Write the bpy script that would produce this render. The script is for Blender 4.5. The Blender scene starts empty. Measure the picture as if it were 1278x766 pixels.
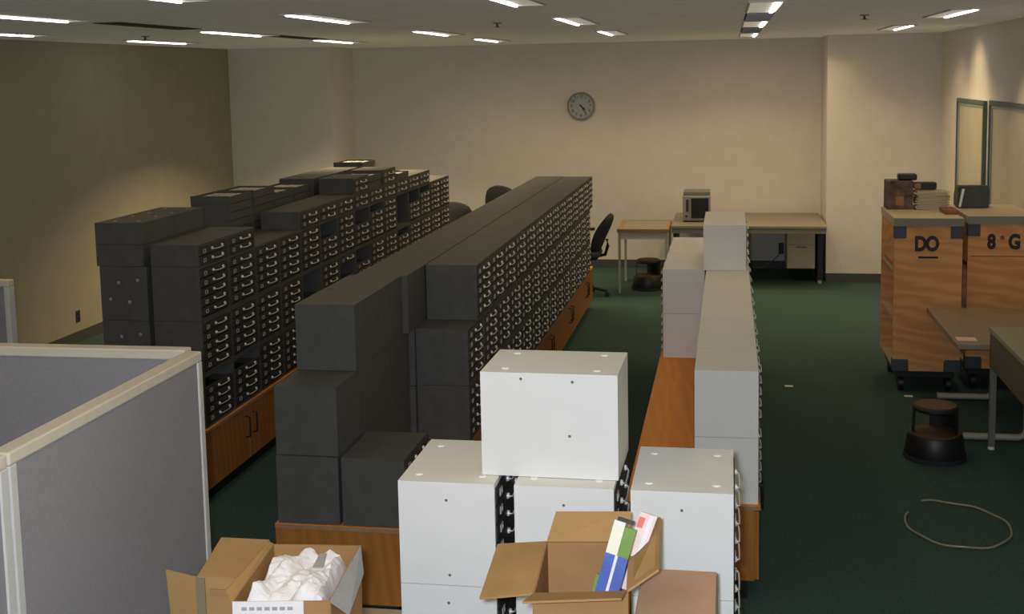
import bpy, bmesh, math, random
from mathutils import Vector, Matrix
random.seed(7)
sc = bpy.context.scene
COL = sc.collection
PI = math.pi

# ------------------------------------------------------------------ materials
def mat(name, rgb, rough=.6, metal=0., var=.0, scale=30., bump=0., emit=None, spec=.5, stretch=None):
    m = bpy.data.materials.new(name); m.use_nodes = True
    nt = m.node_tree; b = nt.nodes['Principled BSDF']
    b.inputs['Roughness'].default_value = rough
    b.inputs['Metallic'].default_value = metal
    b.inputs['Specular IOR Level'].default_value = spec
    b.inputs['Base Color'].default_value = (*rgb, 1)
    if var > 0 or bump > 0:
        tc = nt.nodes.new('ShaderNodeTexCoord'); mp = nt.nodes.new('ShaderNodeMapping')
        nt.links.new(tc.outputs['Object'], mp.inputs['Vector'])
        if stretch: mp.inputs['Scale'].default_value = stretch
        nz = nt.nodes.new('ShaderNodeTexNoise'); nz.inputs['Scale'].default_value = scale
        nz.inputs['Detail'].default_value = 4
        nt.links.new(mp.outputs['Vector'], nz.inputs['Vector'])
        if var > 0:
            rp = nt.nodes.new('ShaderNodeValToRGB')
            rp.color_ramp.elements[0].position = .3; rp.color_ramp.elements[1].position = .7
            rp.color_ramp.elements[0].color = (*[c*(1-var) for c in rgb], 1)
            rp.color_ramp.elements[1].color = (*[min(1, c*(1+var)) for c in rgb], 1)
            nt.links.new(nz.outputs['Fac'], rp.inputs['Fac'])
            nt.links.new(rp.outputs['Color'], b.inputs['Base Color'])
        if bump > 0:
            bp = nt.nodes.new('ShaderNodeBump'); bp.inputs['Strength'].default_value = bump
            bp.inputs['Distance'].default_value = .01
            nt.links.new(nz.outputs['Fac'], bp.inputs['Height'])
            nt.links.new(bp.outputs['Normal'], b.inputs['Normal'])
    if emit:
        b.inputs['Emission Color'].default_value = (*emit[0], 1)
        b.inputs['Emission Strength'].default_value = emit[1]
    return m

def wood(name, c1, c2, sx, rough=.5, dist=2.5, wscale=3.0):
    m = bpy.data.materials.new(name); m.use_nodes = True
    nt = m.node_tree; b = nt.nodes['Principled BSDF']; b.inputs['Roughness'].default_value = rough; b.inputs['Specular IOR Level'].default_value = .2
    tc = nt.nodes.new('ShaderNodeTexCoord'); mp = nt.nodes.new('ShaderNodeMapping')
    mp.inputs['Scale'].default_value = sx
    nt.links.new(tc.outputs['Object'], mp.inputs['Vector'])
    wv = nt.nodes.new('ShaderNodeTexWave'); wv.wave_type = 'BANDS'; wv.bands_direction = 'DIAGONAL'
    wv.inputs['Scale'].default_value = wscale; wv.inputs['Distortion'].default_value = dist*2
    wv.inputs['Detail'].default_value = 3
    nt.links.new(mp.outputs['Vector'], wv.inputs['Vector'])
    rp = nt.nodes.new('ShaderNodeValToRGB')
    rp.color_ramp.elements[0].color = (*c1, 1); rp.color_ramp.elements[1].color = (*c2, 1)
    nt.links.new(wv.outputs['Fac'], rp.inputs['Fac'])
    nt.links.new(rp.outputs['Color'], b.inputs['Base Color'])
    return m

M = {}
M['carpet'] = mat('carpet', (.050, .087, .077), .95, var=.22, scale=60, bump=.3, spec=.1)
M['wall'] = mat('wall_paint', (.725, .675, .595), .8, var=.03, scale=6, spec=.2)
M['wall_shaded'] = mat('wall_paint_shaded', (.36, .325, .235), .8, var=.04, scale=5, spec=.2)  # same paint as the other walls, darkened for the dimmer light here
M['ceil'] = mat('ceiling_tile_glow', (.90, .89, .85), .9, var=.12, scale=5, stretch=(1, 6, 1), spec=.1, emit=((1., .96, .88), .048))  # faint even glow added to lift the ceiling's brightness; it is no lamp
M['base'] = mat('baseboard_rubber', (.06, .062, .06), .6, var=.1)
M['dark'] = mat('dark_steel', (.086, .084, .080), .6, var=.10, scale=14, spec=.22)
M['dark_in'] = mat('dark_inside', (.010, .010, .011), .8)
M['draw'] = mat('drawer_front', (.034, .030, .028), .5, var=.2, scale=20)
M['draww'] = mat('black_drawer_front', (.022, .021, .021), .5, var=.2, scale=20)
M['white'] = mat('white_steel', (.76, .745, .71), .6, var=.015, scale=8, spec=.12)
M['pull'] = mat('bright_pull', (.74, .72, .69), .38, metal=.2, var=.05)
M['holder'] = mat('label_holder', (.5, .49, .46), .45, metal=.3, var=.05)
M['stud'] = mat('stud', (.80, .80, .78), .4, var=.03)
M['studd'] = mat('stud_dull', (.30, .30, .29), .4, var=.03)
M['screw'] = mat('screw', (.14, .14, .14), .5)
M['cab'] = wood('cherry_veneer', (.34, .135, .03), (.40, .165, .038), (3, 3, .35), .42, dist=3)
M['cabtop'] = wood('cherry_worktop', (.68, .23, .025), (.74, .27, .032), (3, .35, 3), .5, dist=3)
M['cabedge'] = mat('veneer_edge', (.34, .20, .11), .5, var=.1)
M['kick'] = mat('black_kick', (.008, .008, .008), .6)
M['ply'] = wood('plywood', (.60, .285, .10), (.72, .36, .135), (.5, .5, 2.4), .6, dist=5)
M['plyin'] = mat('pale_ply', (.50, .34, .17), .7, var=.1)
M['lam'] = mat('beige_laminate', (.52, .45, .31), .5, var=.04)
M['greyedge'] = mat('grey_edge', (.22, .21, .175), .5, var=.05)
M['steel_br'] = mat('slate_bracket', (.055, .06, .075), .5, var=.1)
M['black'] = mat('black_plastic', (.012, .012, .013), .45, var=.2, scale=8)
M['softblack'] = mat('black_fabric', (.016, .018, .022), .8, var=.2, scale=40)
M['greencloth'] = mat('dark_green_fabric', (.03, .09, .05), .8, var=.2)
M['fabric'] = mat('grey_panel_fabric', (.29, .275, .28), .9, var=.05, scale=120, bump=.15, spec=.1)
M['rail'] = mat('cream_rail', (.66, .60, .48), .45, var=.03)
M['post'] = mat('white_post', (.62, .60, .56), .45, var=.03)
M['card'] = mat('cardboard', (.40, .235, .095), .8, var=.08, scale=9, spec=.1)
M['cardin'] = mat('cardboard_inside', (.36, .20, .082), .8, var=.08, scale=9, spec=.1)
M['cardp'] = mat('pale_cardboard', (.50, .315, .20), .8, var=.06, scale=9, spec=.1)
M['tape'] = mat('packing_tape', (.21, .17, .11), .3)
M['paper'] = mat('white_paper', (.78, .74, .72), .8, var=.04, scale=8, bump=.3)
M['paperg'] = mat('grey_paper', (.36, .35, .34), .8, var=.08)
M['blue'] = mat('blue_print', (.045, .10, .40), .4, var=.15)
M['green'] = mat('green_print', (.14, .26, .03), .4, var=.1)
M['red'] = mat('red_print', (.75, .14, .12), .4)
M['cream'] = mat('cream_print', (.80, .76, .60), .5)
M['pink'] = mat('pink_print', (.78, .60, .55), .5, var=.05)
M['desk'] = mat('beige_desk', (.25, .215, .155), .5, var=.05)
M['deskgrey'] = mat('taupe_table', (.27, .225, .17), .4, var=.06)
M['apron'] = mat('taupe_apron', (.12, .10, .075), .6, var=.1)
M['greentop'] = mat('grey_green_top', (.30, .31, .20), .35, var=.1)
M['edgewood'] = mat('honey_wood', (.31, .155, .05), .5, var=.15, scale=10)
M['leg'] = mat('grey_leg', (.16, .155, .14), .45, var=.05)
M['leglight'] = mat('pale_leg', (.36, .34, .28), .45, var=.05)
M['frame'] = mat('green_grey_frame', (.075, .10, .085), .5, var=.1)
M['frame2'] = mat('inner_bead', (.33, .38, .32), .5, var=.05)
M['pane'] = mat('cream_pane', (.50, .46, .34), .25, var=.05, scale=3)
M['micro'] = mat('silver_plastic', (.26, .25, .24), .4, var=.05)
M['glassd'] = mat('dark_glass', (.02, .021, .025), .15)
M['clockf'] = mat('clock_face', (.40, .42, .41), .5, var=.03)
M['clockr'] = mat('clock_rim', (.26, .25, .235), .5)
M['strap'] = mat('pale_strap', (.30, .26, .17), .35, var=.1)
M['brown'] = mat('brown_item', (.22, .085, .04), .7, var=.2)
M['pattern'] = mat('mottled_carton', (.10, .065, .055), .7, var=.7, scale=16)
M['slate'] = mat('slate_item', (.045, .05, .055), .5, var=.2)
M['tread'] = mat('brown_tread', (.10, .055, .032), .7, var=.2)
M['tube'] = mat('lamp_tube', (.9, .9, .95), .4, emit=((.90, .92, 1.), 9.))
M['diff'] = mat('lamp_louvre', (.7, .7, .68), .4, emit=((1., .90, .72), .22))
M['lframe'] = mat('lamp_frame', (.55, .53, .46), .5)
M['slot'] = mat('vent_black', (.012, .012, .010), .7)
M['contents'] = mat('slide_contents', (.42, .40, .35), .6, var=.6, scale=60)
M['cblob'] = mat('outlet_plate', (.03, .03, .03), .5)

# ------------------------------------------------------------------ mesh builder
class MB:
    def __init__(s): s.bm = bmesh.new()
    def box(s, x0, x1, y0, y1, z0, z1, bev=0., mtx=None, seg=2):
        b = bmesh.new()
        r = bmesh.ops.create_cube(b, size=1)
        for v in b.verts:
            v.co = Vector(((x0+x1)/2 + v.co.x*(x1-x0), (y0+y1)/2 + v.co.y*(y1-y0), (z0+z1)/2 + v.co.z*(z1-z0)))
        if bev > 0:
            bmesh.ops.bevel(b, geom=b.edges[:], offset=bev, segments=seg, affect='EDGES', profile=.5)
        s.add(b, mtx); return s
    def add(s, b, mtx=None):
        if mtx: bmesh.ops.transform(b, matrix=mtx, verts=b.verts)
        me = bpy.data.meshes.new('tmp'); b.to_mesh(me); b.free(); s.bm.from_mesh(me); bpy.data.meshes.remove(me)
    def cyl(s, p, q, r, r2=None, n=16, caps=True):
        p, q = Vector(p), Vector(q); d = q-p
        b = bmesh.new()
        bmesh.ops.create_cone(b, cap_ends=caps, segments=n, radius1=r, radius2=r if r2 is None else r2, depth=d.length)
        mt = Matrix.Translation((p+q)/2) @ d.to_track_quat('Z', 'Y').to_matrix().to_4x4()
        s.add(b, mt); return s
    def tube(s, pts, r, n=8, closed=False):
        pts = [Vector(p) for p in pts]; N = len(pts); rings = []
        for i, p in enumerate(pts):
            a = pts[(i-1) % N] if (closed or i > 0) else p
            c = pts[(i+1) % N] if (closed or i < N-1) else p
            t = (c-a).normalized()
            u = t.cross(Vector((0, 0, 1)))
            if u.length < .05: u = t.cross(Vector((0, 1, 0)))
            u.normalize(); w = u.cross(t).normalized()
            rings.append([s.bm.verts.new(p + r*(math.cos(2*PI*k/n)*u + math.sin(2*PI*k/n)*w)) for k in range(n)])
        for i in range(N if closed else N-1):
            A, B = rings[i], rings[(i+1) % N]
            for k in range(n): s.bm.faces.new((A[k], A[(k+1) % n], B[(k+1) % n], B[k]))
        if not closed:
            s.bm.faces.new(rings[0][::-1]); s.bm.faces.new(rings[-1])
        return s
    def lathe(s, prof, c=(0, 0, 0), n=32, a0=0., a1=2*PI):
        full = abs(a1-a0-2*PI) < 1e-6; c = Vector(c); cols = []
        for k in range(n if full else n+1):
            a = a0 + (a1-a0)*k/n
            cols.append([s.bm.verts.new(c + Vector((r*math.cos(a), r*math.sin(a), z))) for r, z in prof])
        m = len(cols)
        for k in range(m if full else m-1):
            A, B = cols[k], cols[(k+1) % m]
            for j in range(len(prof)-1):
                try: s.bm.faces.new((A[j], B[j], B[j+1], A[j+1]))
                except ValueError: pass
        return s
    def quad(s, pts, th=0.):
        """a slab whose mid-face is the polygon pts"""
        P = [Vector(p) for p in pts]
        n = (P[1]-P[0]).cross(P[2]-P[0]).normalized()*th/2
        A = [s.bm.verts.new(p+n) for p in P]
        if th == 0: s.bm.faces.new(A); return s
        B = [s.bm.verts.new(p-n) for p in P]
        s.bm.faces.new(A); s.bm.faces.new(B[::-1])
        for i in range(len(P)):
            j = (i+1) % len(P); s.bm.faces.new((A[j], A[i], B[i], B[j]))
        return s
    def mesh(s, name, m, smooth=False):
        bmesh.ops.remove_doubles(s.bm, verts=s.bm.verts, dist=1e-6)
        bmesh.ops.recalc_face_normals(s.bm, faces=s.bm.faces)
        me = bpy.data.meshes.new(name); s.bm.to_mesh(me); s.bm.free()
        me.materials.append(m)
        if smooth:
            for p in me.polygons: p.use_smooth = True
            try: me.set_sharp_from_angle(angle=math.radians(35))
            except Exception: pass
        return me
    def build(s, name, m, parent=None, loc=(0, 0, 0), smooth=False):
        return obj(name, s.mesh(name, m, smooth), parent, loc)

def obj(name, me, parent=None, loc=(0, 0, 0), rz=0):
    o = bpy.data.objects.new(name, me); COL.objects.link(o)
    o.location = loc; o.rotation_euler = (0, 0, rz)
    if parent: o.parent = parent
    return o
def tag(o, label, cat, group=None):
    o['label'] = label; o['category'] = cat
    if group: o['group'] = group
    return o
def thing(name, label, cat, loc=(0, 0, 0), rz=0, group=None):
    o = obj(name, None, None, loc, rz); o.empty_display_size = .1
    return tag(o, label, cat, group)
def struct(o): o['kind'] = 'structure'; return o
def copy_tree(o, parent=None):
    c = o.copy(); COL.objects.link(c)
    if parent: c.parent = parent
    for ch in o.children: copy_tree(ch, c)
    return c
ORD = ['nearest', 'second', 'third', 'fourth', 'fifth', 'sixth', 'seventh', 'eighth', 'ninth', 'tenth', 'eleventh', 'twelfth',
       'thirteenth', 'fourteenth', 'fifteenth', 'sixteenth', 'seventeenth', 'eighteenth']
def nth(k, tail): return 'nearest' if k == 0 else ORD[k] + ' ' + tail

def text_mesh(s, size, name, m, align='CENTER', ext=.001):
    cu = bpy.data.curves.new('t', 'FONT'); cu.body = s; cu.size = size; cu.align_x = align; cu.align_y = 'CENTER'; cu.extrude = ext
    cu.offset = size*.05
    o = bpy.data.objects.new('t', cu); COL.objects.link(o)
    dg = bpy.context.evaluated_depsgraph_get(); dg.update()
    me = bpy.data.meshes.new_from_object(o.evaluated_get(dg)); me.name = name
    bpy.data.objects.remove(o); bpy.data.curves.remove(cu)
    me.materials.clear(); me.materials.append(m); return me

# ------------------------------------------------------------------ camera
cam = bpy.data.cameras.new('camera'); co = bpy.data.objects.new('camera', cam); COL.objects.link(co)
H = 2.4
yaw, pit, rol = -.1738, .113, -.0189
cy_, sy_ = math.cos(yaw), math.sin(yaw); cp, sp = math.cos(pit), math.sin(pit); cr, sr = math.cos(rol), math.sin(rol)
A = Matrix(((1, 0, 0), (0, 0, -1), (0, 1, 0)))
Rz = Matrix(((cy_, -sy_, 0), (sy_, cy_, 0), (0, 0, 1)))
Rp = Matrix(((1, 0, 0), (0, cp, -sp), (0, sp, cp)))
Rr = Matrix(((cr, -sr, 0), (sr, cr, 0), (0, 0, 1)))
W = Rr @ Rp @ A @ Rz                     # rows: camera right, down, forward
R3 = Matrix((W[0], -W[1], -W[2])).transposed()
co.matrix_world = Matrix.Translation((0, 0, H)) @ R3.to_4x4()
cam.sensor_width = 36; cam.lens = 1493.5/1278*36
cam.shift_x = (639-649.7)/1278; cam.shift_y = (263.4-383)/1278
cam.clip_start = .05
sc.camera = co

# ------------------------------------------------------------------ room shell
ZC = 2.78; YB = 14.72; YF = 13.83; XL = -6.0; XR = 2.3; Y0 = -2.5
struct(MB().box(XL-.2, XR+.2, Y0-.2, YB+.2, -.1, 0).build('floor', M['carpet']))
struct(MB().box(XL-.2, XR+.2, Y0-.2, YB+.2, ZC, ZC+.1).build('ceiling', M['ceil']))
struct(MB().box(XL-.2, XL, Y0, YB, 0, ZC).build('wall_left', M['wall_shaded']))
struct(MB().box(XR, XR+.2, Y0, YB, 0, ZC).build('wall_right', M['wall']))
struct(MB().box(XL-.2, XR+.2, YB, YB+.2, 0, ZC).build('wall_back', M['wall']))
struct(MB().box(XL, -4.71, YF, YB, 0, ZC).build('wall_back_left', M['wall']))
struct(MB().box(1.08, XR, YF, YB, 0, ZC).build('wall_back_right', M['wall']))
struct(MB().box(-4.70, 1.07, YB-.012, YB, 0, .10).build('baseboard_back', M['base']))
struct(MB().box(1.08, XR, YF-.012, YF, 0, .10).build('baseboard_back_right', M['base']))
struct(MB().box(XL, -4.70, YF-.012, YF, 0, .10).build('baseboard_back_left', M['base']))
struct(MB().box(XL, XL+.012, Y0, YF-.013, 0, .10).build('baseboard_left', M['base']))
struct(MB().box(XR-.012, XR, Y0, YF-.013, 0, .10).build('baseboard_right', M['base']))

# the two framed interior windows on the right wall
def window(i, y0, y1, z0, z1):
    pane = struct(MB().box(XR-.012, XR-.002, y0+.04, y1-.04, z0+.04, z1-.04).build('window_%d' % i, M['pane']))
    f = MB(); t = .04
    for a in ((y0, y0+t, z0, z1), (y1-t, y1, z0, z1), (y0+t, y1-t, z0, z0+t), (y0+t, y1-t, z1-t, z1)):
        f.box(XR-.035, XR-.001, *a)
    f.build('window_frame', M['frame'], pane)
    g = MB(); y0 += t; y1 -= t; z0 += t; z1 -= t; t = .022
    for a in ((y0, y0+t, z0, z1), (y1-t, y1, z0, z1), (y0+t, y1-t, z0, z0+t), (y0+t, y1-t, z1-t, z1)):
        g.box(XR-.024, XR-.002, *a)
    g.build('window_bead', M['frame2'], pane)
window(1, 11.42, 12.74, 1.06, 2.09)
window(2, 9.75, 11.20, 1.04, 2.10)

# ------------------------------------------------------------------ ceiling lights
def light_mesh(L):
    w = .10
    fr = MB()
    for a in ((-w, -w+.012, -L/2, L/2), (w-.012, w, -L/2, L/2), (-w+.012, w-.012, -L/2, -L/2+.012), (-w+.012, w-.012, L/2-.012, L/2)):
        fr.box(*a, -.010, 0)
    return (fr.mesh('lamp_frame', M['lframe']),
            MB().box(-w+.012, w-.012, -L/2+.012, L/2-.012, -.006, 0).mesh('louvre', M['diff']),
            MB().box(-.012, .012, -L/2+.03, L/2-.03, -.016, -.006, .004).mesh('lamp_tube', M['tube']))
LM = light_mesh(1.2)
rows = [(-5.25, [8.0, 10.65], 'far left row'),
        (-3.87, [6.15, 9.18, 11.7], 'row above the left bank'),
        (-2.47, [4.75, 7.27, 10.15, 12.55], 'row left of middle bank'),
        (-1.07, [5.85, 8.55, 11.2], 'row above the middle bank'),
        (.20, [7.35, 9.95, 12.9], 'row above the white bank'),
        (1.53, [8.9, 11.7], 'row nearest the right wall')]
vm = MB()
for i in range(13): vm.box(-.085, .085, -.66+i*.11-.012, -.66+i*.11+.012, -.014, -.004)
VEN_F = vm.mesh('vent_fin', M['micro'])
VEN_B = MB().box(-.095, .095, -.72, .72, -.005, 0).mesh('vent_slot', M['slot'])
for x, ys, nm in rows:
    for i, y in enumerate(ys):
        pos = 'only one' if len(ys) == 1 else nth(i, 'nearest')
        t = thing('ceiling_light', 'long fluorescent ceiling light, %s in the %s' % (pos, nm), 'ceiling light', (x, y, ZC), 0, 'fluorescent ceiling lights')
        obj('lamp_frame', LM[0], t); obj('louvre', LM[1], t)
        obj('lamp_tube', LM[2], t, (-.062 if x < 0 else .062, 0, 0))
for x, ys in ((-3.87, [7.67, 10.44]), (.20, [8.68, 11.35])):
    for i, y in enumerate(ys):
        gap = 'nearer' if i == 0 else 'farther'
        nm = {-3.87: 'over the left drawer bank', -2.47: 'left of the middle drawer bank', .20: 'over the right white bank', -1.07: 'over the middle drawer bank'}[x]
        t = thing('ceiling_vent', 'black slot air vent between ceiling lights, %s %s' % (gap, nm), 'ceiling vent', (x, y, ZC), 0, 'black ceiling vents')
        t.scale = (1, .82, 1)
        obj('vent_slot', VEN_B, t)
        if x == .20: obj('vent_fin', VEN_F, t)
for x, y, w in ((.94, 8.85, 'right of the lights over the white bank'), (-1.65, 8.57, 'left of the lights over the middle bank'), (-4.75, 9.3, 'left of the lights over the left bank')):
    t = thing('sprinkler_head', 'small dark ceiling sprinkler head, ' + w, 'sprinkler', (x, y, ZC), 0, 'ceiling sprinkler heads')
    MB().lathe([(0, 0), (.035, 0), (.03, -.008), (0, -.008)], n=20).build('escutcheon', M['micro'], t)
    MB().cyl((0, 0, -.006), (0, 0, -.03), .008).cyl((0, 0, -.03), (0, 0, -.034), .022).build('nozzle', M['black'], t)

# ------------------------------------------------------------------ drawer cabinets
UW, UL, UH = .285, .400, .308        # depth, length along the row, height; drawers face +x
PT = .405; TZ = .31
def body_mesh(name, m, h, n):
    b = MB(); t = .006; f = .012
    b.box(-UW/2, -UW/2+t, -UL/2, UL/2, 0, h)                     # back
    b.box(-UW/2+t, UW/2, -UL/2, -UL/2+f, 0, h); b.box(-UW/2+t, UW/2, UL/2-f, UL/2, 0, h)
    b.box(-UW/2+t, UW/2, -UL/2+f, UL/2-f, 0, f); b.box(-UW/2+t, UW/2, -UL/2+f, UL/2-f, h-f*1.3, h)
    return b.mesh(name, m)
def drawer_meshes(nm, m):
    d = MB(); w = UL/2-.014; h = .047
    d.box(-.012, .004, -w, w, 0, h, .002)                         # front
    d.box(-.24, -.012, -w+.006, -w+.010, .002, .036); d.box(-.24, -.012, w-.010, w-.006, .002, .036)
    d.box(-.24, -.236, -w+.010, w-.010, .002, .036); d.box(-.236, -.012, -w+.010, w-.010, .002, .005)
    return d.mesh(nm, m)
p = MB()
p.tube([(.002, -.068, .026), (.013, -.066, .024), (.017, -.058, .021), (.018, 0, .019), (.017, .058, .021), (.013, .066, .024), (.002, .068, .026)], .0026, 6)
p.cyl((.002, -.068, .026), (.011, -.068, .026), .0105, .008, n=10).cyl((.002, .068, .026), (.011, .068, .026), .0105, .008, n=10)
PULL = p.mesh('pull', M['pull'], True)
q = MB()
for a in ((-.016, .016, .030, .034), (-.016, .016, .012, .016), (-.016, -.012, .016, .030), (.012, .016, .016, .030)): q.box(.003, .007, a[0], a[1], a[2], a[3])
HOLD = q.mesh('label_holder', M['holder'])
BODY = {('dark', 5): body_mesh('cabinet_body', M['dark'], UH, 5), ('white', 5): body_mesh('cabinet_body', M['white'], UH, 5),
        ('dark', 2): body_mesh('cabinet_body', M['dark'], .122, 2)}
DRW = {'dark': drawer_meshes('drawer', M['draw']), 'white': drawer_meshes('drawer', M['draww'])}
STUD = MB().lathe([(0, .004), (.010, .0035), (.013, 0)], n=14).mesh('stacking_stud', M['stud'], True)
STUDD = MB().lathe([(0, .003), (.008, .0025), (.010, 0)], n=14).mesh('rivet', M['studd'], True)
SCREW = MB().lathe([(0, .0015), (.0045, 0)], n=10).mesh('screw', M['screw'], True)

def cabinet(kind, n, x, y, z, label, group, rz=0, missing=(), detail=True):
    h = UH if n == 5 else .122
    t = thing('drawer_cabinet', label, 'drawer cabinet', (x, y, z), rz, group)
    obj('cabinet_body', BODY[(kind, n)], t)
    pitch = .0545 if n == 5 else .0525
    for k in range(n):                      # k counts from the top
        if k in missing: continue
        d = obj('drawer', DRW[kind], t, (UW/2, 0, h-.016-(k+1)*pitch+.003))
        if detail:
            obj('pull', PULL, d, (0, .045, 0)); obj('label_holder', HOLD, d, (0, -.125, 0))
    return t
TIER = ['bottom tier', 'middle tier', 'top tier']
CT = .44                                     # cabinet top height

# ---- left bank
XLR, XLB = -3.0625, -3.3775
YL = 6.2
miss = {(0, 0): (0,), (1, 0): (0,), (4, 1): (0, 1, 2), (5, 2): (0, 1), (6, 1): (1, 2), (7, 2): (0, 1), (7, 1): (0, 1), (8, 2): (0,),
        (10, 2): (0, 1, 2, 3, 4), (10, 1): (0,), (11, 2): (0, 1), (12, 2): (0,)}
for k in range(15):
    y = YL + k*PT + UL/2
    for t in range(3):
        pos = nth(k, 'nearest')
        extra = 'with empty slots, ' if (k, t) in miss else ''
        cabinet('dark', 5, XLR, y, CT+t*TZ, 'dark steel drawer cabinet, %sleft bank, aisle side, %s, %s' % (extra, TIER[t], pos), 'dark drawer cabinets of the left bank', 0, miss.get((k, t), ()))
        if t == 2 or k == 0:
            o = cabinet('dark', 5, XLB, y, CT+t*TZ, 'dark steel drawer cabinet, left bank, wall side, %s, %s' % (TIER[t], pos), 'dark drawer cabinets of the left bank', PI, (), False)
            if k == 0 and t > 0:
                for (a, b) in ((-.085, .26), (.03, .245), (-.03, .135), (.085, .15)):
                    s = obj('rivet', STUDD, o, (a, UL/2, b-.03)); s.rotation_euler = (-PI/2, 0, 0)
        else:
            cabinet('dark', 5, XLB, y, CT+t*TZ, 'dark steel drawer cabinet, left bank, wall side, %s, %s' % (TIER[t], pos), 'dark drawer cabinets of the left bank', PI, (), False)
Z3 = CT+3*TZ
tops = {0: 1, 1: 1, 4: 1, 5: 1, 6: 1, 7: 2, 8: 1, 9: 2, 10: 1, 11: 1, 12: 1}
for k, n in tops.items():
    for j in range(n):
        cabinet('dark', 2, XLR, YL+k*PT+UL/2, Z3+j*.124, 'low two-drawer dark cabinet%s on left bank, aisle side, %s' % (' stacked second' if j else '', nth(k, 'from near end')), 'low two-drawer cabinets on the left bank', 0)
lowback = {0: 2, 1: 2, 7: 2, 8: 2, 9: 2, 10: 1, 11: 1}
for k, n in lowback.items():
    for j in range(n):
        o = cabinet('dark', 2, XLB-.015, YL+k*PT+UL/2, Z3+j*.124, 'low two-drawer dark cabinet%s on left bank, wall side, %s' % (' stacked second' if j else '', nth(k, 'from near end')), 'low two-drawer cabinets on the left bank', PI, (), False)
        if k < 2 and j == 1:
            for a, b in ((-.07, -.12), (.07, -.11), (.06, .12), (-.08, .11)): obj('rivet', STUDD, o, (a, b, .122))
# loose drawers pulled out and stacked on top
TW, TL, TH = .27, .375, .05
b = MB(); e = .005
b.box(-TW/2, TW/2, -TL/2, TL/2, 0, e)
b.box(-TW/2, -TW/2+e, -TL/2, TL/2, e, TH); b.box(TW/2-e, TW/2, -TL/2, TL/2, e, TH)
b.box(-TW/2+e, TW/2-e, -TL/2, -TL/2+e, e, TH); b.box(-TW/2+e, TW/2-e, TL/2-e, TL/2, e, TH)
b.box(-TW/2, TW/2, -TL/2-.006, -TL/2, 0, TH+.004)
TRAY = b.mesh('tray', M['dark'])
c = MB()
for i in range(3):
    x0 = -TW/2+.02+i*.08
    c.box(x0, x0+.066, -TL/2+.03, TL/2-.03, .006, .040)
CONT = c.mesh('card_rows', M['contents'])
c = MB()
for i in range(12):
    x0 = -TW/2+.018+i*.0195
    c.box(x0, x0+.011, -TL/2+.012, -TL/2+.03, .006, .047)
TAB = c.mesh('index_tabs', M['pull'])
stacks = [('nearest', XLB-.01, YL+3*PT+.2, 5, Z3), ('second', XLB-.01, YL+4*PT+.2, 5, Z3), ('third', XLB-.01, YL+5*PT+.2, 4, Z3), ('fourth', XLB-.01, YL+6*PT+.2, 4, Z3),
          ('low aisle-side', XLR, YL+3*PT+.26, 0, Z3), ('fifth', XLB+.02, YL+10*PT+.2, 3, Z3+.124), ('sixth', XLR, YL+10*PT+.25, 1, Z3+.124),
          ('far aisle-side', XLR, YL+8*PT+.2, 2, Z3+.124)]
for nm, x, y, n, z in stacks:
    for j in range(n):
        jn = 'alone' if n == 1 else ('topmost' if j == n-1 else ('bottom one' if j == 0 else '%s from bottom' % ORD[j]))
        t = thing('loose_drawer', 'dark loose drawer lying on left bank, %s in the %s stack' % (jn, nm), 'drawer', (x+random.uniform(-.008, .008), y+random.uniform(-.01, .01), z+j*.0545), 0, 'loose drawers stacked on the left bank')
        obj('tray', TRAY, t)
        if j == n-1:
            obj('card_rows', CONT, t); obj('index_tabs', TAB, t)

# ---- middle bank
XMR = -1.5125
for t, y0, n in ((2, 5.185, 17), (1, 4.89, 17), (0, 4.88, 17)):
    for k in range(n):
        y = y0+k*PT
        x = -1.836 if y < 5.9 else -1.8055
        cabinet('dark', 5, x, y+UL/2, CT+t*TZ, 'dark steel drawer cabinet, middle bank, left column, %s, %s' % (TIER[t], nth(k, 'from front')), 'dark drawer cabinets of the middle bank', PI, (), False)
cabinet('dark', 5, -1.535, 4.88+UL/2, CT, 'dark steel drawer cabinet alone at the front right of the middle bank, on cherry base', 'dark drawer cabinets of the middle bank')
for t, y0, x in ((2, 6.36, XMR), (1, 6.13, XMR-.006), (0, 6.13, XMR-.006)):
    for k in range(14):
        xx = x+.005 if (t < 2 and k > 0) else x
        if t < 2 and k > 0: y = y0+k*PT+.0
        else: y = y0+k*PT
        cabinet('dark', 5, xx, y+UL/2, CT+t*TZ, 'dark steel drawer cabinet, middle bank, right column, %s, %s' % (TIER[t], nth(k, 'from front')), 'dark drawer cabinets of the middle bank')

# ---- right white bank
for t in range(2):
    for k in range(11):
        cabinet('white', 5, -.012, 5.36+k*PT+UL/2, CT+t*TZ, 'white steel drawer cabinet, right bank, right column, %s, %s' % (('lower tier', 'upper tier')[t], nth(k, 'from front')), 'white drawer cabinets of the right bank')
    for k in range(4):
        cabinet('white', 5, -.308, 8.17+k*PT+UL/2, CT+t*TZ, 'white steel drawer cabinet, right bank, left column, %s, %s' % (('lower tier', 'upper tier')[t], nth(k, 'from front')), 'white drawer cabinets of the right bank', PI)
for k in range(2):
    cabinet('white', 5, -.03, 8.13+k*PT+UL/2, CT+2*TZ, 'white steel drawer cabinet standing highest on the right bank, %s of two' % ('nearer', 'farther')[k], 'white drawer cabinets of the right bank')

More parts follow.
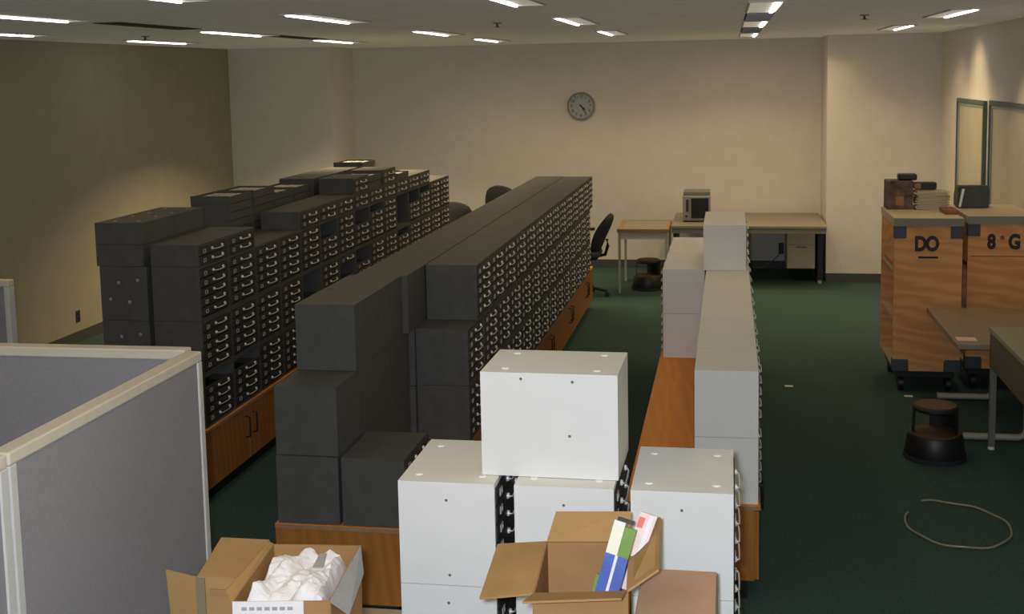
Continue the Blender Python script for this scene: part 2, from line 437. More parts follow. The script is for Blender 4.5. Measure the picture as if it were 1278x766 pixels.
# ---- white stacks in front
def white_face(o, both=True):
    for sx in (-1, 1):
        for sy in (-1, 1):
            obj('stacking_stud', STUD, o, (sx*.095, sy*.135, UH))
def front_screws(o, pts, axis):
    for a, b in pts:
        s = obj('screw', SCREW, o, (a, -UL/2, b) if axis == 'y' else (-UW/2, a, b))
        s.rotation_euler = (PI/2, 0, 0) if axis == 'y' else (0, -PI/2, 0)
for i, (x, nm) in enumerate(((-.805, 'left'), (-.4625, 'middle'), (-.13, 'right'))):
    for t in range(4):
        o = cabinet('white', 5, x, 3.25+UL/2, t*TZ, 'white steel drawer cabinet in the %s foreground stack, %s' % (nm, ('on the floor', 'second from floor', 'third from floor', 'topmost of four' if nm != 'middle' else 'directly under the crosswise cabinet')[t]), 'white drawer cabinets of the foreground stacks', 0, (), t > 1)
        if t == 3: white_face(o); 
        if t >= 2: front_screws(o, ((.0, .255), (.005, .03)), 'y')
o = cabinet('white', 5, -.51, 3.465, 4*TZ, 'white steel drawer cabinet turned crosswise on top of the foreground stacks', 'white drawer cabinets of the foreground stacks', PI/2+math.radians(-1.0))
white_face(o); front_screws(o, ((.08, .29), (-.06, .125), (-.07, .285)), 'x')

# ------------------------------------------------------------------ cherry base cabinets under the banks
def base_cab(x0, x1, y0, y1, label, group, first=False):
    t = thing('base_cabinet', label, 'cabinet', ((x0+x1)/2, (y0+y1)/2, 0), 0, group)
    hx, hy = (x1-x0)/2, (y1-y0)/2
    MB().box(-hx+.04, hx-.05, -hy+.0, hy, 0, .085).build('toe_kick', M['kick'], t)
    MB().box(-hx, hx-.02, -hy, hy-.002, .085, CT-.022).build('carcass', M['cab'], t)
    MB().box(-hx-.004, hx+.004, -hy+.001, hy-.001, CT-.022, CT-.001, .004).build('worktop', M['cabtop'], t)
    MB().box(hx+.004, hx+.007, -hy+.002, hy-.002, CT-.021, CT-.003).build('edge_strip', M['cabedge'], t)
    if first: MB().box(-hx, hx, -hy-.002, -hy+.0005, CT-.021, CT-.003).build('edge_strip', M['cabedge'], t)
    for s in (-1, 1):
        d = MB().box(hx-.02, hx, .003 if s > 0 else -hy+.003, hy-.003 if s > 0 else -.003, .09, CT-.028, .003).build('door', M['cab'], t)
        yb = s*.055
        MB().tube([(hx, yb, .235), (hx+.028, yb, .24), (hx+.03, yb, .30), (hx+.028, yb, .36), (hx, yb, .365)], .006, 8).build('handle', M['black'], d, smooth=True)
    return t
for k in range(5): base_cab(-3.525, -2.91, 6.17+k*1.21, 6.17+(k+1)*1.21, 'cherry wood base cabinet with doors under the left bank, %s' % nth(k, 'from near end'), 'cherry base cabinets', k == 0)
for k in range(6): base_cab(-1.99, -1.385, 4.87+k*1.205, 4.87+(k+1)*1.205, 'cherry wood base cabinet with doors under the middle bank, %s' % nth(k, 'from front'), 'cherry base cabinets', k == 0)
for k in range(4): base_cab(-.47, .135, 5.34+k*1.12, 5.34+(k+1)*1.12, 'cherry wood base cabinet with doors under the right white bank, %s' % nth(k, 'from front'), 'cherry base cabinets', k == 0)
tag(MB().box(-2.02, -1.2, 4.45, 4.866, 0.0, .075, .006).build('wooden_plank', M['rail']), 'pale yellow plank lying on the floor before the middle cherry cabinet', 'plank')
tag(MB().box(-3.25, -3.005, 6.0, 6.15, 0.0, .12, .004).build('wooden_plank', M['cardp']), 'small pale wood block at the foot of the left cherry cabinet', 'wood block')

# ------------------------------------------------------------------ office partitions
def panel(loc, rz, L, h, label, sections=1):
    t = thing('partition_panel', label, 'partition', loc, rz, 'grey office partition panels'); th = .028
    MB().box(.03, L-.03, -th+.006, th-.006, .06, h-.035).build('fabric_panel', M['fabric'], t)
    MB().box(0, L, -th, th, h-.035, h, .005).build('top_rail', M['rail'], t)
    MB().box(0, L, -th, th, .0, .06, .004).build('bottom_rail', M['post'], t)
    for a in (0, L-.03): MB().box(a, a+.03, -th, th, .06, h-.035, .003).build('post', M['post'], t)
panel((-1.775, 2.60, 0), PI/2, 1.10, 1.5, 'grey fabric partition panel with cream rail beside the left cardboard boxes')
panel((-1.775, 1.30, 0), PI/2, 1.29, 1.5, 'grey fabric partition panel nearest, cut by the bottom left corner of the photo')
panel((-3.75, 3.73, 0), 0, 1.94, 1.5, 'grey fabric partition panel running crosswise at the left edge of the photo')
panel((-5.1, 5.84, 0), 0, 1.26, 1.35, 'small far grey partition panel by the left wall, mostly cut off')

# ------------------------------------------------------------------ foreground table (just out of frame) and cardboard boxes
TT = .95
t = thing('folding_table', 'folding table under the foreground cardboard boxes', 'table', (-.62, 2.70, 0))
MB().box(-.76, .76, -.34, .25, TT-.03, TT, .005).build('tabletop', M['lam'], t)
for sx in (-.70, .70):
    for sy in (-.28, .2): MB().cyl((sx, sy, 0), (sx, sy, TT-.03), .015).build('leg', M['leg'], t)

def walls(bm, P, z0, th=.005):
    """open box walls: P = 4 rim points (FL, FR, BR, BL)"""
    c = sum((Vector(p) for p in P), Vector())/4
    F = [Vector((p[0]+(c.x-p[0])*.02, p[1]+(c.y-p[1])*.02, z0)) for p in P]
    for i in range(4):
        j = (i+1) % 4; bm.quad([P[i], P[j], F[j], F[i]], th)
    bm.quad(F, th)
# open box with supplies
t = thing('cardboard_box', 'open cardboard box with flaps spread, holding printed cartons, before the white stacks', 'cardboard box', (0, 0, TT+.003), 0)
zz = 1.25-TT-.003
FL, FR, BR, BL = (-.43, 2.52, zz), (-.224, 2.56, zz), (-.240, 2.845, zz), (-.445, 2.82, zz)
m = MB(); walls(m, [FL, FR, BR, BL], .0); m.build('box_walls', M['cardin'], t)
dz = -TT-.003
MB().quad([FL, BL, (-.565, 2.80, 1.245+dz), (-.562, 2.56, 1.213+dz)], .005).build('flap', M['card'], t)
MB().quad([BL, BR, (-.243, 2.905, 1.305+dz), (-.432, 2.895, 1.30+dz)], .005).build('flap', M['card'], t)
MB().quad([FR, BR, (-.165, 2.83, 1.322+dz), (-.157, 2.61, 1.282+dz)], .005).build('flap', M['card'], t)
MB().quad([FL, FR, (-.228, 2.465, 1.275+dz), (-.437, 2.42, 1.275+dz)], .005).build('flap', M['cardin'], t)
# cartons inside the box
def leaning(name, label, base, top, wdir, w, thick, parts, cat):
    b0, t0 = Vector(base), Vector(top); up = (t0-b0); wv = Vector(wdir).normalized(); nv = up.cross(wv).normalized()
    tobj = thing(name, label, cat, b0)
    def slab(u0, u1, v0, v1, n0, n1, nm, m):
        mb = MB(); vs = []
        for u in (u0, u1):
            for v in (v0, v1):
                for n in (n0, n1): vs.append(mb.bm.verts.new(up*u + wv*(v*w) + nv*(n*thick)))
        for f in ((0, 1, 3, 2), (4, 6, 7, 5), (0, 4, 5, 1), (2, 3, 7, 6), (0, 2, 6, 4), (1, 5, 7, 3)):
            mb.bm.faces.new([vs[i] for i in f])
        return mb.build(nm, m, tobj)
    for a in parts: slab(*a)
    return tobj
leaning('carton', 'narrow blue, white and green carton leaning in the open cardboard box', (-.345, 2.672, 1.06), (-.268, 2.765, 1.337), (1, -.2, -.2), .056, .022,
        [(0, .74, 0, 1, -.5, .5, 'carton_body', M['blue']), (.74, 1, 0, .5, -.5, .5, 'carton_end', M['cream']), (.74, .97, .5, 1, -.5, .5, 'green_panel', M['green']),
         (.2, .74, .44, .56, -.56, .56, 'white_stripe', M['paper']), (.0, .56, -.12, 0, -.5, .5, 'green_edge', M['green']), (1.0, 1.03, .1, .8, -.3, .3, 'cap', M['black'])], 'carton')
leaning('folder', 'white and pink folder with red mark, rightmost in the open cardboard box', (-.270, 2.735, 1.185), (-.208, 2.785, 1.352), (1, -.2, -.2), .042, .014,
        [(0, 1, 0, 1, -.5, .5, 'cover', M['pink']), (.80, .94, .05, .40, -.6, .6, 'red_mark', M['red']), (.5, .98, .60, .85, -.6, .6, 'white_strip', M['paper'])], 'folder')
# closed pale box at the right
t = thing('cardboard_box', 'closed pale pinkish cardboard box right of the open box with flaps', 'cardboard box', (-.125, 2.73, TT+.001))
MB().box(-.09, .095, -.20, .185, 0, .205, .003).build('carton_body', M['cardp'], t)
MB().box(.0955, .0975, -.19, .185, .0, .20).build('side_shade_strip', M['tape'], t)  # dark strip standing in for the shadow along the box's right edge
# left box with flap
t = thing('cardboard_box', 'cardboard box with taped front and side flap, against the grey partition', 'cardboard box', (0, 0, TT+.001))
dz = -TT-.001
MB().box(-1.325, -1.215, 2.735, 2.93, .004, 1.148+dz, .003).build('box_walls', M['card'], t)
MB().quad([(-1.332, 2.733, 1.148+dz), (-1.212, 2.733, 1.148+dz), (-1.222, 2.945, 1.165+dz), (-1.36, 2.945, 1.165+dz)], .005).build('flap', M['card'], t)
MB().quad([(-1.43, 2.76, 1.150+dz), (-1.322, 2.733, 1.145+dz), (-1.322, 2.733, .03), (-1.42, 2.76, .03)], .005).build('flap', M['card'], t)
MB().box(-1.336, -1.312, 2.729, 2.733, .05, 1.146+dz).build('tape_strip', M['tape'], t)
MB().box(-1.30, -1.25, 2.731, 2.7345, 1.10+dz, 1.118+dz).build('hand_hole', M['cardin'], t)
# box with papers
t = thing('cardboard_box', 'open cardboard box full of crumpled white paper, left foreground', 'cardboard box', (0, 0, TT+.004))
z = 1.165+dz
FL, FR, BR, BL = (-1.165, 2.565, z), (-.935, 2.60, z), (-.965, 2.935, z), (-1.20, 2.915, z)
m = MB(); walls(m, [FL, FR, BR, BL], .0); m.build('box_walls', M['cardin'], t)
MB().quad([FR, BR, (-.935, 2.86, z-.045), (-.902, 2.64, z-.05)], .005).build('flap', M['paperg'], t)
MB().quad([FL, BL, (-1.207, 2.90, z+.012), (-1.195, 2.60, z+.012)], .005).build('flap', M['card'], t)
lab = MB().quad([(-1.162, 2.559, 1.168+dz), (-.995, 2.586, 1.168+dz), (-.995, 2.583, 1.05+dz), (-1.162, 2.556, 1.05+dz)], .004).build('paper_label', M['paper'], t)
m = MB()
for i in range(7):
    x0 = -1.14+i*.018; m.quad([(x0, 2.5705+(x0+1.16)*.156, 1.158+dz), (x0+.012, 2.5722+(x0+1.16)*.156, 1.158+dz), (x0+.012, 2.5715+(x0+1.16)*.156, 1.150+dz), (x0, 2.57+(x0+1.16)*.156, 1.150+dz)], .002)
pr_ = m.build('faded_print', M['paperg'], lab); pr_.location = (0, -.0135, -.003)
# crumpled paper heap
bmh = MB(); nx, ny = 26, 30; g = []
for j in range(ny+1):
    rowv = []
    for i in range(nx+1):
        u, v = i/nx, j/ny
        x0 = -1.155+(.205)*u-.035*v; y0 = 2.585+.315*v+.02*u
        edge = min(u, 1-u, v, 1-v)
        zz = 1.085 + .075*min(1, edge*9) + .016*math.sin(9*u+3*v)*math.cos(7*v-2*u) + .010*math.sin(23*u-11*v) + .006*random.random()
        rowv.append(bmh.bm.verts.new((x0, y0, zz+dz-.0)))
    g.append(rowv)
for j in range(ny):
    for i in range(nx): bmh.bm.faces.new((g[j][i], g[j][i+1], g[j+1][i+1], g[j+1][i]))
o = tag(bmh.build('packing_paper', M['paper'], None, (0, 0, TT+.001)), 'crumpled white packing paper filling the left open cardboard box', 'packing paper')
md = o.modifiers.new('Solidify', 'SOLIDIFY'); md.thickness = .004
tag(MB().quad([(-1.03, 2.75, 1.182), (-1.005, 2.755, 1.182), (-1.02, 2.83, 1.186), (-1.038, 2.825, 1.186)], .003).build('paper_scrap', M['paperg']), 'grey paper scrap lying on the crumpled white paper', 'paper scrap')

# ------------------------------------------------------------------ back-wall clock
t = thing('wall_clock', 'round grey wall clock on the back wall', 'clock', (-1.80, YB, 2.01))
t.rotation_euler = (PI/2, 0, 0)
MB().lathe([(0, .002), (.165, .002), (.172, .012), (.172, .034), (.160, .040), (.150, .036), (.150, .03), (.150, .028)], n=48).build('rim', M['clockr'], t, smooth=True)
MB().lathe([(0, .029), (.152, .029)], n=48).build('dial', M['clockf'], t)
for i in range(1, 13):
    a = PI/2 - i*PI/6
    obj('numeral', text_mesh(str(i), .05, 'numeral', M['leg']), t, (.118*math.cos(a), .118*math.sin(a), .031))
def hand(L, w, hrs, z, nm):
    a = -hrs*PI/6
    o = MB().box(-w/2, w/2, -.025, L, z, z+.002).build(nm, M['black'], t); o.rotation_euler = (0, 0, a)
hand(.07, .014, 4.4, .032, 'hour_hand'); hand(.105, .010, 4.9, .035, 'minute_hand')
MB().cyl((0, 0, .03), (0, 0, .039), .011).build('hub', M['black'], t)

# ------------------------------------------------------------------ back tables
t = thing('writing_table', 'small beige table with honey wood edging beside the black step stool', 'table', (-.93, 13.35, 0))
z = .71
MB().box(-.262, .262, -.37, .40, z-.025, z, .002).build('tabletop', M['desk'], t)
f = MB()
f.box(-.28, .28, -.41, -.36, z-.035, z+.003, .003).box(-.28, -.225, -.36, .42, z-.035, z+.003, .003).box(.25, .28, -.36, .42, z-.035, z+.003, .003).box(-.225, .25, .38, .42, z-.035, z+.003, .003)
f.build('edge_band', M['edgewood'], t)
MB().box(-.25, .25, -.36, -.345, z-.115, z-.036).build('apron', M['rail'], t)
for sx in (-.255, .255):
    for sy in (-.385, .395): MB().box(sx-.013, sx+.013, sy-.013, sy+.013, 0, z-.035).build('leg', M['leglight'], t)
t = thing('desk', 'long beige office desk against the back wall under the small appliance', 'desk', (.205, 13.95, 0))
z = .70
MB().box(-.845, .845, -.62, .66, z-.03, z, .004).build('desktop', M['desk'], t)
MB().box(-.84, .84, -.60, -.585, z-.085, z-.031).build('front_rail', M['desk'], t)
for sx in (-.82, .80):
    MB().box(sx-.02, sx+.04 if sx > 0 else sx+.02, -.20, .6, .03, z-.03).build('side_panel', M['black'], t)
    MB().box(sx-.02, sx+.02, -.26, .62, .0, .03, .004).build('leg', M['leglight'], t)
ped = MB().box(.44, .75, -.18, .38, .16, z-.031).build('drawer_pedestal', M['lam'], t)
for a, b_ in ((.17, .43), (.44, .655)):
    d = MB().box(.445, .745, -.196, -.18, a, b_, .003).build('drawer', M['lam'], ped)
    MB().box(.54, .66, -.205, -.196, b_-.03, b_-.015).build('handle', M['leg'], d)
# microwave-like appliance
t = thing('microwave', 'small silver appliance with dark glass door standing on the beige desk', 'microwave', (-.37, 13.85, .70))
MB().box(-.155, .155, -.17, .20, .012, .30, .006).build('housing', M['micro'], t)
MB().box(-.148, .15, -.13, .19, .30, .345, .01).build('top_cover', M['leg'], t)
d = MB().box(-.072, .15, -.188, -.171, .03, .29, .003).build('door', M['micro'], t)
MB().box(-.058, .138, -.191, -.188, .045, .275).build('door_glass', M['glassd'], d)
c = MB().box(-.15, -.078, -.186, -.171, .03, .29, .003).build('control_panel', M['micro'], t)
MB().box(-.115, -.088, -.189, -.186, .12, .26).build('display', M['black'], c)
MB().cyl((-.112, -.186, .07), (-.112, -.198, .07), .014).build('knob', M['black'], c)
for sx in (-.13, .13):
    for sy in (-.14, .16): MB().cyl((sx, sy, 0), (sx, sy, .013), .014).build('foot', M['black'], t)
# plug and cord under desk
t = thing('power_plug', 'black plug with grey cord in the back wall under the beige desk', 'power plug', (.62, YB, .26))
MB().box(-.03, .03, -.05, -.001, -.07, .06, .006).build('plug_body', M['black'], t)
MB().tube([(-.01, -.03, -.06), (-.06, -.03, -.12), (-.14, -.03, -.19), (-.22, -.03, -.24), (-.32, -.03, -.247)], .006).build('cord', M['leg'], t)
t = thing('wall_outlet', 'small dark outlet plate low on the left wall', 'outlet', (XL, 10.13, .24))
MB().box(.0, .006, -.035, .035, -.055, .055, .002).build('plate', M['cblob'], t)
for s in (-.025, .025): MB().box(.006, .009, -.015, .015, s-.014, s+.014).build('socket', M['black'], t)

# ------------------------------------------------------------------ office chairs
def rounded(w, h, th, curve, n=10):
    """upright rounded shell centred at origin, facing -y"""
    bm = MB(); G = []
    for j in range(n+1):
        r = []
        for i in range(n+1):
            u, v = -1+2*i/n, -1+2*j/n
            x = u*math.sqrt(1-v*v*.42); y = v*math.sqrt(1-u*u*.42)
            r.append((x*w/2, curve*(x*x)-.02*math.cos(y*1.4), y*h/2))
        G.append(r)
    A = [[bm.bm.verts.new(p) for p in r] for r in G]
    B = [[bm.bm.verts.new((p[0]*.96, p[1]+th*(1-.5*max(abs(-1+2*i/n), abs(-1+2*j/n))**4), p[2]*.96)) for i, p in enumerate(r)] for j, r in enumerate(G)]
    for j in range(n):
        for i in range(n):
            bm.bm.faces.new((A[j][i], A[j][i+1], A[j+1][i+1], A[j+1][i])); bm.bm.faces.new((B[j][i], B[j+1][i], B[j+1][i+1], B[j][i+1]))
    for i in range(n):
        bm.bm.faces.new((A[0][i], B[0][i], B[0][i+1], A[0][i+1])); bm.bm.faces.new((A[n][i], A[n][i+1], B[n][i+1], B[n][i]))
        bm.bm.faces.new((A[i][0], A[i+1][0], B[i+1][0], B[i][0])); bm.bm.faces.new((A[i][n], B[i][n], B[i+1][n], A[i+1][n]))
    return bm
def office_chair(loc, rz, label, zt, green=False, tilt=-.22):
    t = thing('office_chair', label, 'office chair', loc, rz, 'black office chairs')
    b_ = rounded(.44, .50, .07, -.05).build('backrest', M['softblack'], t, (0, .24, zt-.25), smooth=True); b_.rotation_euler = (tilt, 0, 0)
    if green:
        g = rounded(.26, .10, .03, -.03).build('head_pad', M['greencloth'], b_, (0, -.045, .15), smooth=True)
    s = MB(); s.box(-.24, .24, -.26, .22, .43, .51, .035, seg=3).build('seat', M['softblack'], t, smooth=True)
    MB().tube([(0, .16, .44), (0, .27, .46), (0, .30, .56), (0, .29, zt-.3)], .018).build('back_support', M['black'], t, smooth=True)
    for sx in (-1, 1):
        MB().tube([(sx*.20, .05, .44), (sx*.28, .05, .46), (sx*.29, .04, .66), (sx*.29, .0, .685)], .014).box(sx*.29-.035, sx*.29+.035, -.14, .13, .685, .715, .012).build('armrest', M['black'], t, smooth=True)
    MB().cyl((0, 0, .10), (0, 0, .43), .028).build('gas_column', M['black'], t, smooth=True)
    base = MB().cyl((0, 0, .07), (0, 0, .13), .05).build('star_base', M['black'], t, smooth=True)
    for i in range(5):
        a = i*2*PI/5+.3; c_, s_ = math.cos(a), math.sin(a)
        l = MB().tube([(c_*.03, s_*.03, .105), (c_*.16, s_*.16, .09), (c_*.29, s_*.29, .066)], .018).build('base_arm', M['black'], base, smooth=True)
        cst = MB().cyl((c_*.29-s_*.022, s_*.29+c_*.022, .026), (c_*.29+s_*.022, s_*.29-c_*.022, .026), .026).build('caster', M['black'], base, smooth=True)
    return t
office_chair((-1.59, 12.75, 0), math.radians(-90), 'black office chair seen side-on past the far end of middle bank', .93, tilt=-.42)
office_chair((-3.02, 13.25, 0), math.radians(175), 'black office chair with green pad showing above middle bank, left one', 1.01, True, tilt=-.1)
office_chair((-2.58, 13.9, 0), math.radians(165), 'black office chair barely showing above middle bank, right one', 1.13, tilt=-.1)

# ------------------------------------------------------------------ kick stools
def kick_stool(loc, rz, label, s=1.):
    t = thing('step_stool', label, 'step stool', loc, rz, 'black step stools'); t.scale = (s, s, s)
    MB().lathe([(0, .012), (.175, .012), (.182, .03), (.165, .145), (.158, .155), (.0, .155)], n=36).build('drum_base', M['black'], t, smooth=True)
    MB().lathe([(.176, .004), (.188, .004), (.188, .03), (.176, .03)], n=36).build('rubber_ring', M['softblack'], t, smooth=True)
    MB().lathe([(0, .155), (.15, .155), (.15, .163), (0, .163)], n=36).build('lower_tread', M['tread'], t)
    MB().lathe([(.125, .155), (.137, .155), (.130, .315), (.118, .315)], n=20, a0=math.radians(-15), a1=math.radians(120)).build('riser', M['black'], t, smooth=True)
    MB().lathe([(.122, .155), (.140, .155), (.132, .315), (.116, .315)], n=6, a0=math.radians(186), a1=math.radians(226)).build('riser', M['black'], t, smooth=True)
    MB().lathe([(0, .300), (.128, .300), (.136, .308), (.136, .322), (.130, .330), (0, .330)], n=36).build('upper_step', M['black'], t, smooth=True)
    MB().lathe([(0, .3305), (.122, .3305), (.122, .336), (0, .336)], n=36).build('upper_tread', M['tread'], t)
kick_stool((1.255, 7.53, 0), math.radians(-25), 'black round step stool on the green carpet left of the tables')
kick_stool((-.89, 13.25, 0), math.radians(-20), 'black round step stool under the small honey-edged table')

# ------------------------------------------------------------------ plywood book trucks
def truck(x0, x1, y0, y1, label, txt, slot=True):
    t = thing('book_truck', label, 'book truck', ((x0+x1)/2, y0, 0), 0, 'plywood book trucks')
    w = (x1-x0)/2; L = y1-y0; zt = 1.25
    e = MB().box(-w, w, 0, .02, .24, zt, .002).box(-w+.115, w-.115, -.001, .02, .165, .25, .002).build('end_panel', M['ply'], t)
    for (ch, dx) in txt:
        o = obj('stencil_letter', text_mesh(ch, .145, 'stencil_letter', M['black']), e, (dx, -.002, 1.115)); o.rotation_euler = (PI/2, 0, 0); o.scale = (.78, 1, 1)
    if slot: MB().box(-.07, .07, -.003, .0, 1.012, 1.026, .0).build('hand_slot', M['kick'], e)
    else:
        MB().box(-w+.02, w-.02, -.0015, .0, 1.008, 1.014, .0).build('lid_seam', M['brown'], e)
        MB().cyl((.0, -.003, 1.15), (.0, .0, 1.15), .016).build('knot', M['brown'], e)
    for sx in (-1, 1):
        a, b_ = sorted((sx*w, sx*(w-.085)))
        MB().box(a-.003 if sx < 0 else a, b_+.003 if sx > 0 else b_, -.006, .05, zt-.09, zt+.002, .003).build('corner_bracket', M['steel_br'], t)
        a, b_ = sorted((sx*w, sx*(w-.11)))
        MB().box(a-.003 if sx < 0 else a, b_+.003 if sx > 0 else b_, -.006, .06, .165, .255, .003).build('corner_bracket', M['steel_br'], t)
    MB().box(-w, w, L-.02, L, .17, zt, .002).build('end_panel', M['ply'], t)
    for z in (.18, .54, .90): MB().box(-w+.004, w-.004, .02, L-.02, z, z+.02).build('shelf', M['plyin'], t)
    MB().box(w-.018, w-.002, .02, L-.02, .2, zt).build('side_panel', M['ply'], t)
    MB().box(-w+.002, -w+.016, .02, L-.02, .96, zt).build('side_panel', M['ply'], t)
    tp = MB().box(-w-.005, w+.005, -.01, L+.01, zt+.001, zt+.06, .004).build('top_board', M['lam'], t)
    MB().box(-w-.006, w+.006, -.014, -.009, zt+.0, zt+.058).build('top_edge', M['greyedge'], tp)
    MB().box(-w+.03, w-.03, .05, L-.05, .11, .165).build('base_frame', M['black'], t)
    for sx in (-1, 1):
        for sy in (.09, L-.09):
            MB().cyl((sx*(w-.07)-.018, sy, .055), (sx*(w-.07)+.018, sy, .055), .055).cyl((sx*(w-.07), sy, .06), (sx*(w-.07), sy, .12), .02).build('caster', M['black'], t, smooth=True)
truck(1.195, 1.675, 9.05, 9.80, 'plywood book truck stencilled D and O, left one', (('D', -.055), ('O', .028)))
truck(1.735, 2.215, 9.18, 9.93, 'plywood book truck stencilled 8 and G, by the right wall', (('8', -.075), ('G', .085)), False)
# things on the trucks
ZT = 1.312
t = thing('carton', 'small mottled brown carton at the back left corner of the left book truck', 'carton', (1.30, 9.68, ZT))
MB().box(-.095, .10, -.09, .10, 0, .22, .004).build('carton_body', M['pattern'], t)
MB().box(-.03, .03, -.092, -.09, .03, .10).build('carton_label', M['edgewood'], t)
tag(MB().box(-.07, .07, -.05, .05, 0, .05, .012).build('black_case', M['black'], None, (1.365, 9.68, ZT+.221)), 'small black case on top of the mottled carton', 'case')
t = thing('camera_case', 'dark case with amber panel on the paper pile, left book truck', 'case', (1.50, 9.72, ZT+.145))
MB().box(-.08, .09, -.04, .05, 0, .055, .01).build('case_body', M['black'], t)
MB().box(-.08, -.03, -.043, -.04, .008, .048).build('amber_panel', M['edgewood'], t)
m = MB()
for i in range(14):
    a = random.uniform(-.12, .12)
    m.box(-.12, .12, -.10, .10, i*.010, i*.010+.008, 0, Matrix.Translation((random.uniform(-.012, .012), 0, 0)) @ Matrix.Rotation(a, 4, 'Z'))
tag(m.build('paper_pile', M['lam'], None, (1.545, 9.66, ZT)), 'untidy pile of pale papers on the left book truck', 'paper pile')
t = thing('cardboard_carton', 'low brown carton beside the pale papers on the left book truck', 'carton', (1.63, 9.38, ZT))
MB().box(-.05, .05, -.12, .12, 0, .03, .004).build('carton_body', M['brown'], t)
t = thing('label_printer', 'dark grey sloped machine on the right book truck', 'machine', (1.88, 9.78, ZT))
m = MB(); pr = [(-.10, 0), (.10, 0), (.10, .10), (.02, .17), (-.10, .17)]
v0 = [m.bm.verts.new((-.13, y, z)) for y, z in pr]; v1 = [m.bm.verts.new((.10, y, z)) for y, z in pr]
m.bm.faces.new(v0); m.bm.faces.new(v1[::-1])
for i in range(5): j = (i+1) % 5; m.bm.faces.new((v0[i], v0[j], v1[j], v1[i]))
bmesh.ops.bevel(m.bm, geom=m.bm.edges[:], offset=.008, segments=2, affect='EDGES')
m.build('machine_body', M['slate'], t)
MB().quad([(-.128, -.108, .01), (-.11, -.108, .01), (-.085, -.108, .15), (-.105, -.108, .15)], .004).build('bright_strip', M['stud'], t)

# ------------------------------------------------------------------ tables at right
t = thing('side_table', 'low taupe table on pale cantilever feet before the book trucks', 'table', (1.85, 8.4, 0))
z = .66
MB().box(-.43, .43, -.62, .58, z-.035, z, .004).build('tabletop', M['deskgrey'], t)
for sy in (-.5, .48):
    MB().tube([(-.36, sy, .03), (-.02, sy, .03), (.015, sy, .045), (.03, sy, .08), (.03, sy, z-.036)], .022, 10).build('cantilever_leg', M['leglight'], t, smooth=True)
    MB().cyl((.03, sy, z-.05), (.03, sy, z-.036), .05).build('mounting_plate', M['leg'], t)
MB().box(.05, .065, -.45, .45, .2, z-.04).build('modesty_panel', M['fabric'], t)
tag(MB().box(-.06, .06, -.05, .05, 0, .004).build('paper_sheet', M['pink'], None, (1.50, 7.92, .661)), 'white paper slip on the near corner of the low taupe table', 'paper')
t = thing('work_table', 'grey-green topped work table with deep dark side apron, cut by right edge', 'table', (1.94, 7.15, 0))
z = .78
MB().box(-.335, .335, -.95, .61, z-.03, z, .003).build('tabletop', M['greentop'], t)
MB().box(-.33, -.315, -.93, .60, z-.25, z-.031).build('apron', M['apron'], t)
MB().box(-.31, .32, .585, .60, z-.20, z-.031).build('apron', M['apron'], t)
for sx, sy in ((-.31, .58), (.31, .58), (-.31, -.92), (.31, -.92)):
    l = MB().box(sx-.018, sx+.018, sy-.018, sy+.018, .02, z-.031).build('leg', M['leg'], t)
    MB().cyl((sx, sy, 0), (sx, sy, .02), .02).build('glide', M['stud'], l)

# ------------------------------------------------------------------ floor bits
pts = []
for i in range(46):
    a = math.radians(150 + i*7.4)
    pts.append((1.185+.262*math.cos(a), 6.37+.315*math.sin(a), .007+.004*math.sin(i*.9)+(.03*max(0, (i-38)/8))))
tag(MB().tube(pts, .0055, 8).build('packing_strap', M['strap'], None, smooth=True), 'thin pale loop of packing strap lying on the green carpet', 'strap')
tag(MB().box(-.03, .03, -.02, .02, 0, .003).build('paper_scrap', M['paper'], None, (.45, 9.15, .001)), 'white paper scrap on the carpet of the right aisle', 'paper scrap')
tag(MB().box(-.03, .03, -.02, .02, 0, .003).build('paper_scrap', M['paper'], None, (1.30, 8.95, .001)), 'white paper scrap on the carpet below the left book truck', 'paper scrap')

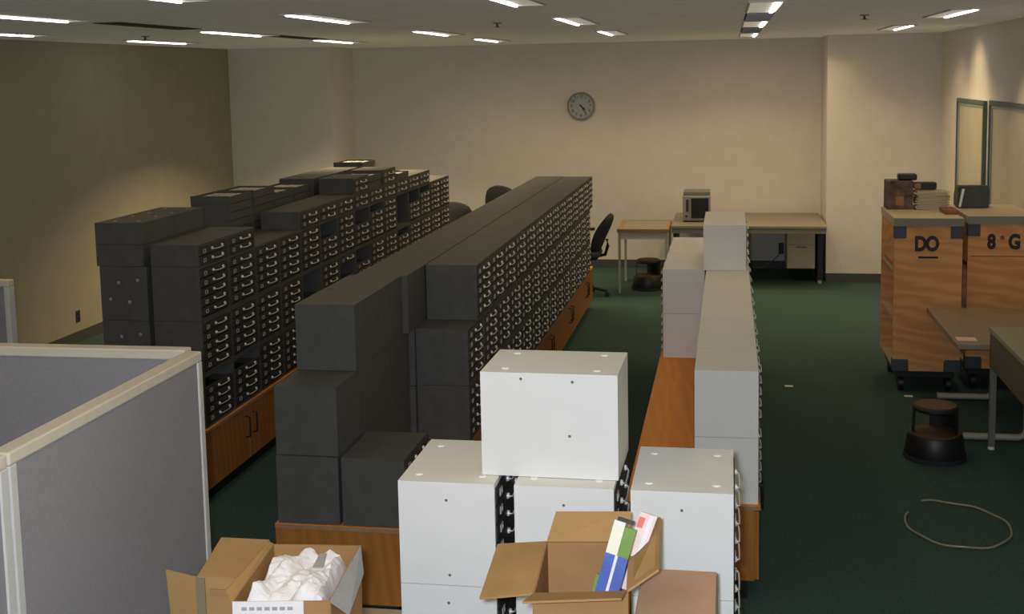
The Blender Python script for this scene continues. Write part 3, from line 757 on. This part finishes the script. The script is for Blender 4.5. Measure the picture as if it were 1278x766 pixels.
# ------------------------------------------------------------------ light
def area(name, loc, sx, sy, power, col, spread=150, rot=(0, 0, 0)):
    l = bpy.data.lights.new(name, 'AREA'); l.shape = 'RECTANGLE'; l.size = sx; l.size_y = sy
    l.energy = power; l.color = col; l.spread = math.radians(spread)
    o = bpy.data.objects.new(name, l); COL.objects.link(o); o.location = loc; o.rotation_euler = rot
WARM = (1., .78, .44); WARM2 = (1., .68, .20)
def lamp_power(x, y):
    p = 10 if y > 12 else ((9 if x > 1 else 5.5) if y > 10.5 else 2.3)
    if x < -5: p = .3
    elif x < -3: p = 85 if y > 11 else 2.2
    if x > 1: p *= 1.1
    return p
for x, ys, nm in rows:
    for y in ys:
        area('fluorescent_light', (x, y, ZC-.03), .16, 1.1, lamp_power(x, y), WARM if y > 10.5 else WARM2, 122 if (x < -3 or x > 1) else 175)
for x in (-3.8, -1.1, 1.2):
    for y in (.3, 2.8): area('fluorescent_light', (x, y, ZC-.03), .16, 1.1, 3.5, WARM2, 160)
for x in (-2.7, -1.5, -.4, .6): area('added_wall_fill', (x, 13.45, ZC-.02), 1.2, .12, 4.2, WARM, 125)  # added lamps without fixtures, brightening the back wall
area('added_wall_fill', (1.55, 12.7, ZC-.02), .7, .12, 6, WARM, 125)  # another added lamp, no fixture, brightening the walls at the right corner
def spot(name, loc, target, power, col, size, blend=.6, rad=.05):
    l = bpy.data.lights.new(name, 'SPOT'); l.energy = power; l.color = col; l.spot_size = math.radians(size); l.spot_blend = blend; l.shadow_soft_size = rad
    o = bpy.data.objects.new(name, l); COL.objects.link(o); o.location = loc
    o.rotation_euler = (Vector(target)-Vector(loc)).to_track_quat('-Z', 'Y').to_euler()
spot('right_wall_spot', (1.66, 11.8, ZC-.02), (2.3, 11.85, 2.02), 26, (1., .78, .42), 88, 1.)
spot('right_wall_spot', (1.72, 10.0, ZC-.02), (2.3, 10.0, 1.5), 22, (1., .78, .42), 64, 1.)  # added spot with no known fixture, brightening the right wall
spot('camera_flash', (-.05, .0, 2.43), (-.5, 6, 1.0), 330, (.83, .92, 1.06), 115, .5, .03)

w = bpy.data.worlds.new('world'); sc.world = w; w.use_nodes = True
w.node_tree.nodes['Background'].inputs['Color'].default_value = (1, .86, .62, 1)
w.node_tree.nodes['Background'].inputs['Strength'].default_value = .3
sc.view_settings.view_transform = 'Standard'
try: sc.view_settings.look = 'None'
except Exception: pass
sc.view_settings.exposure = 0
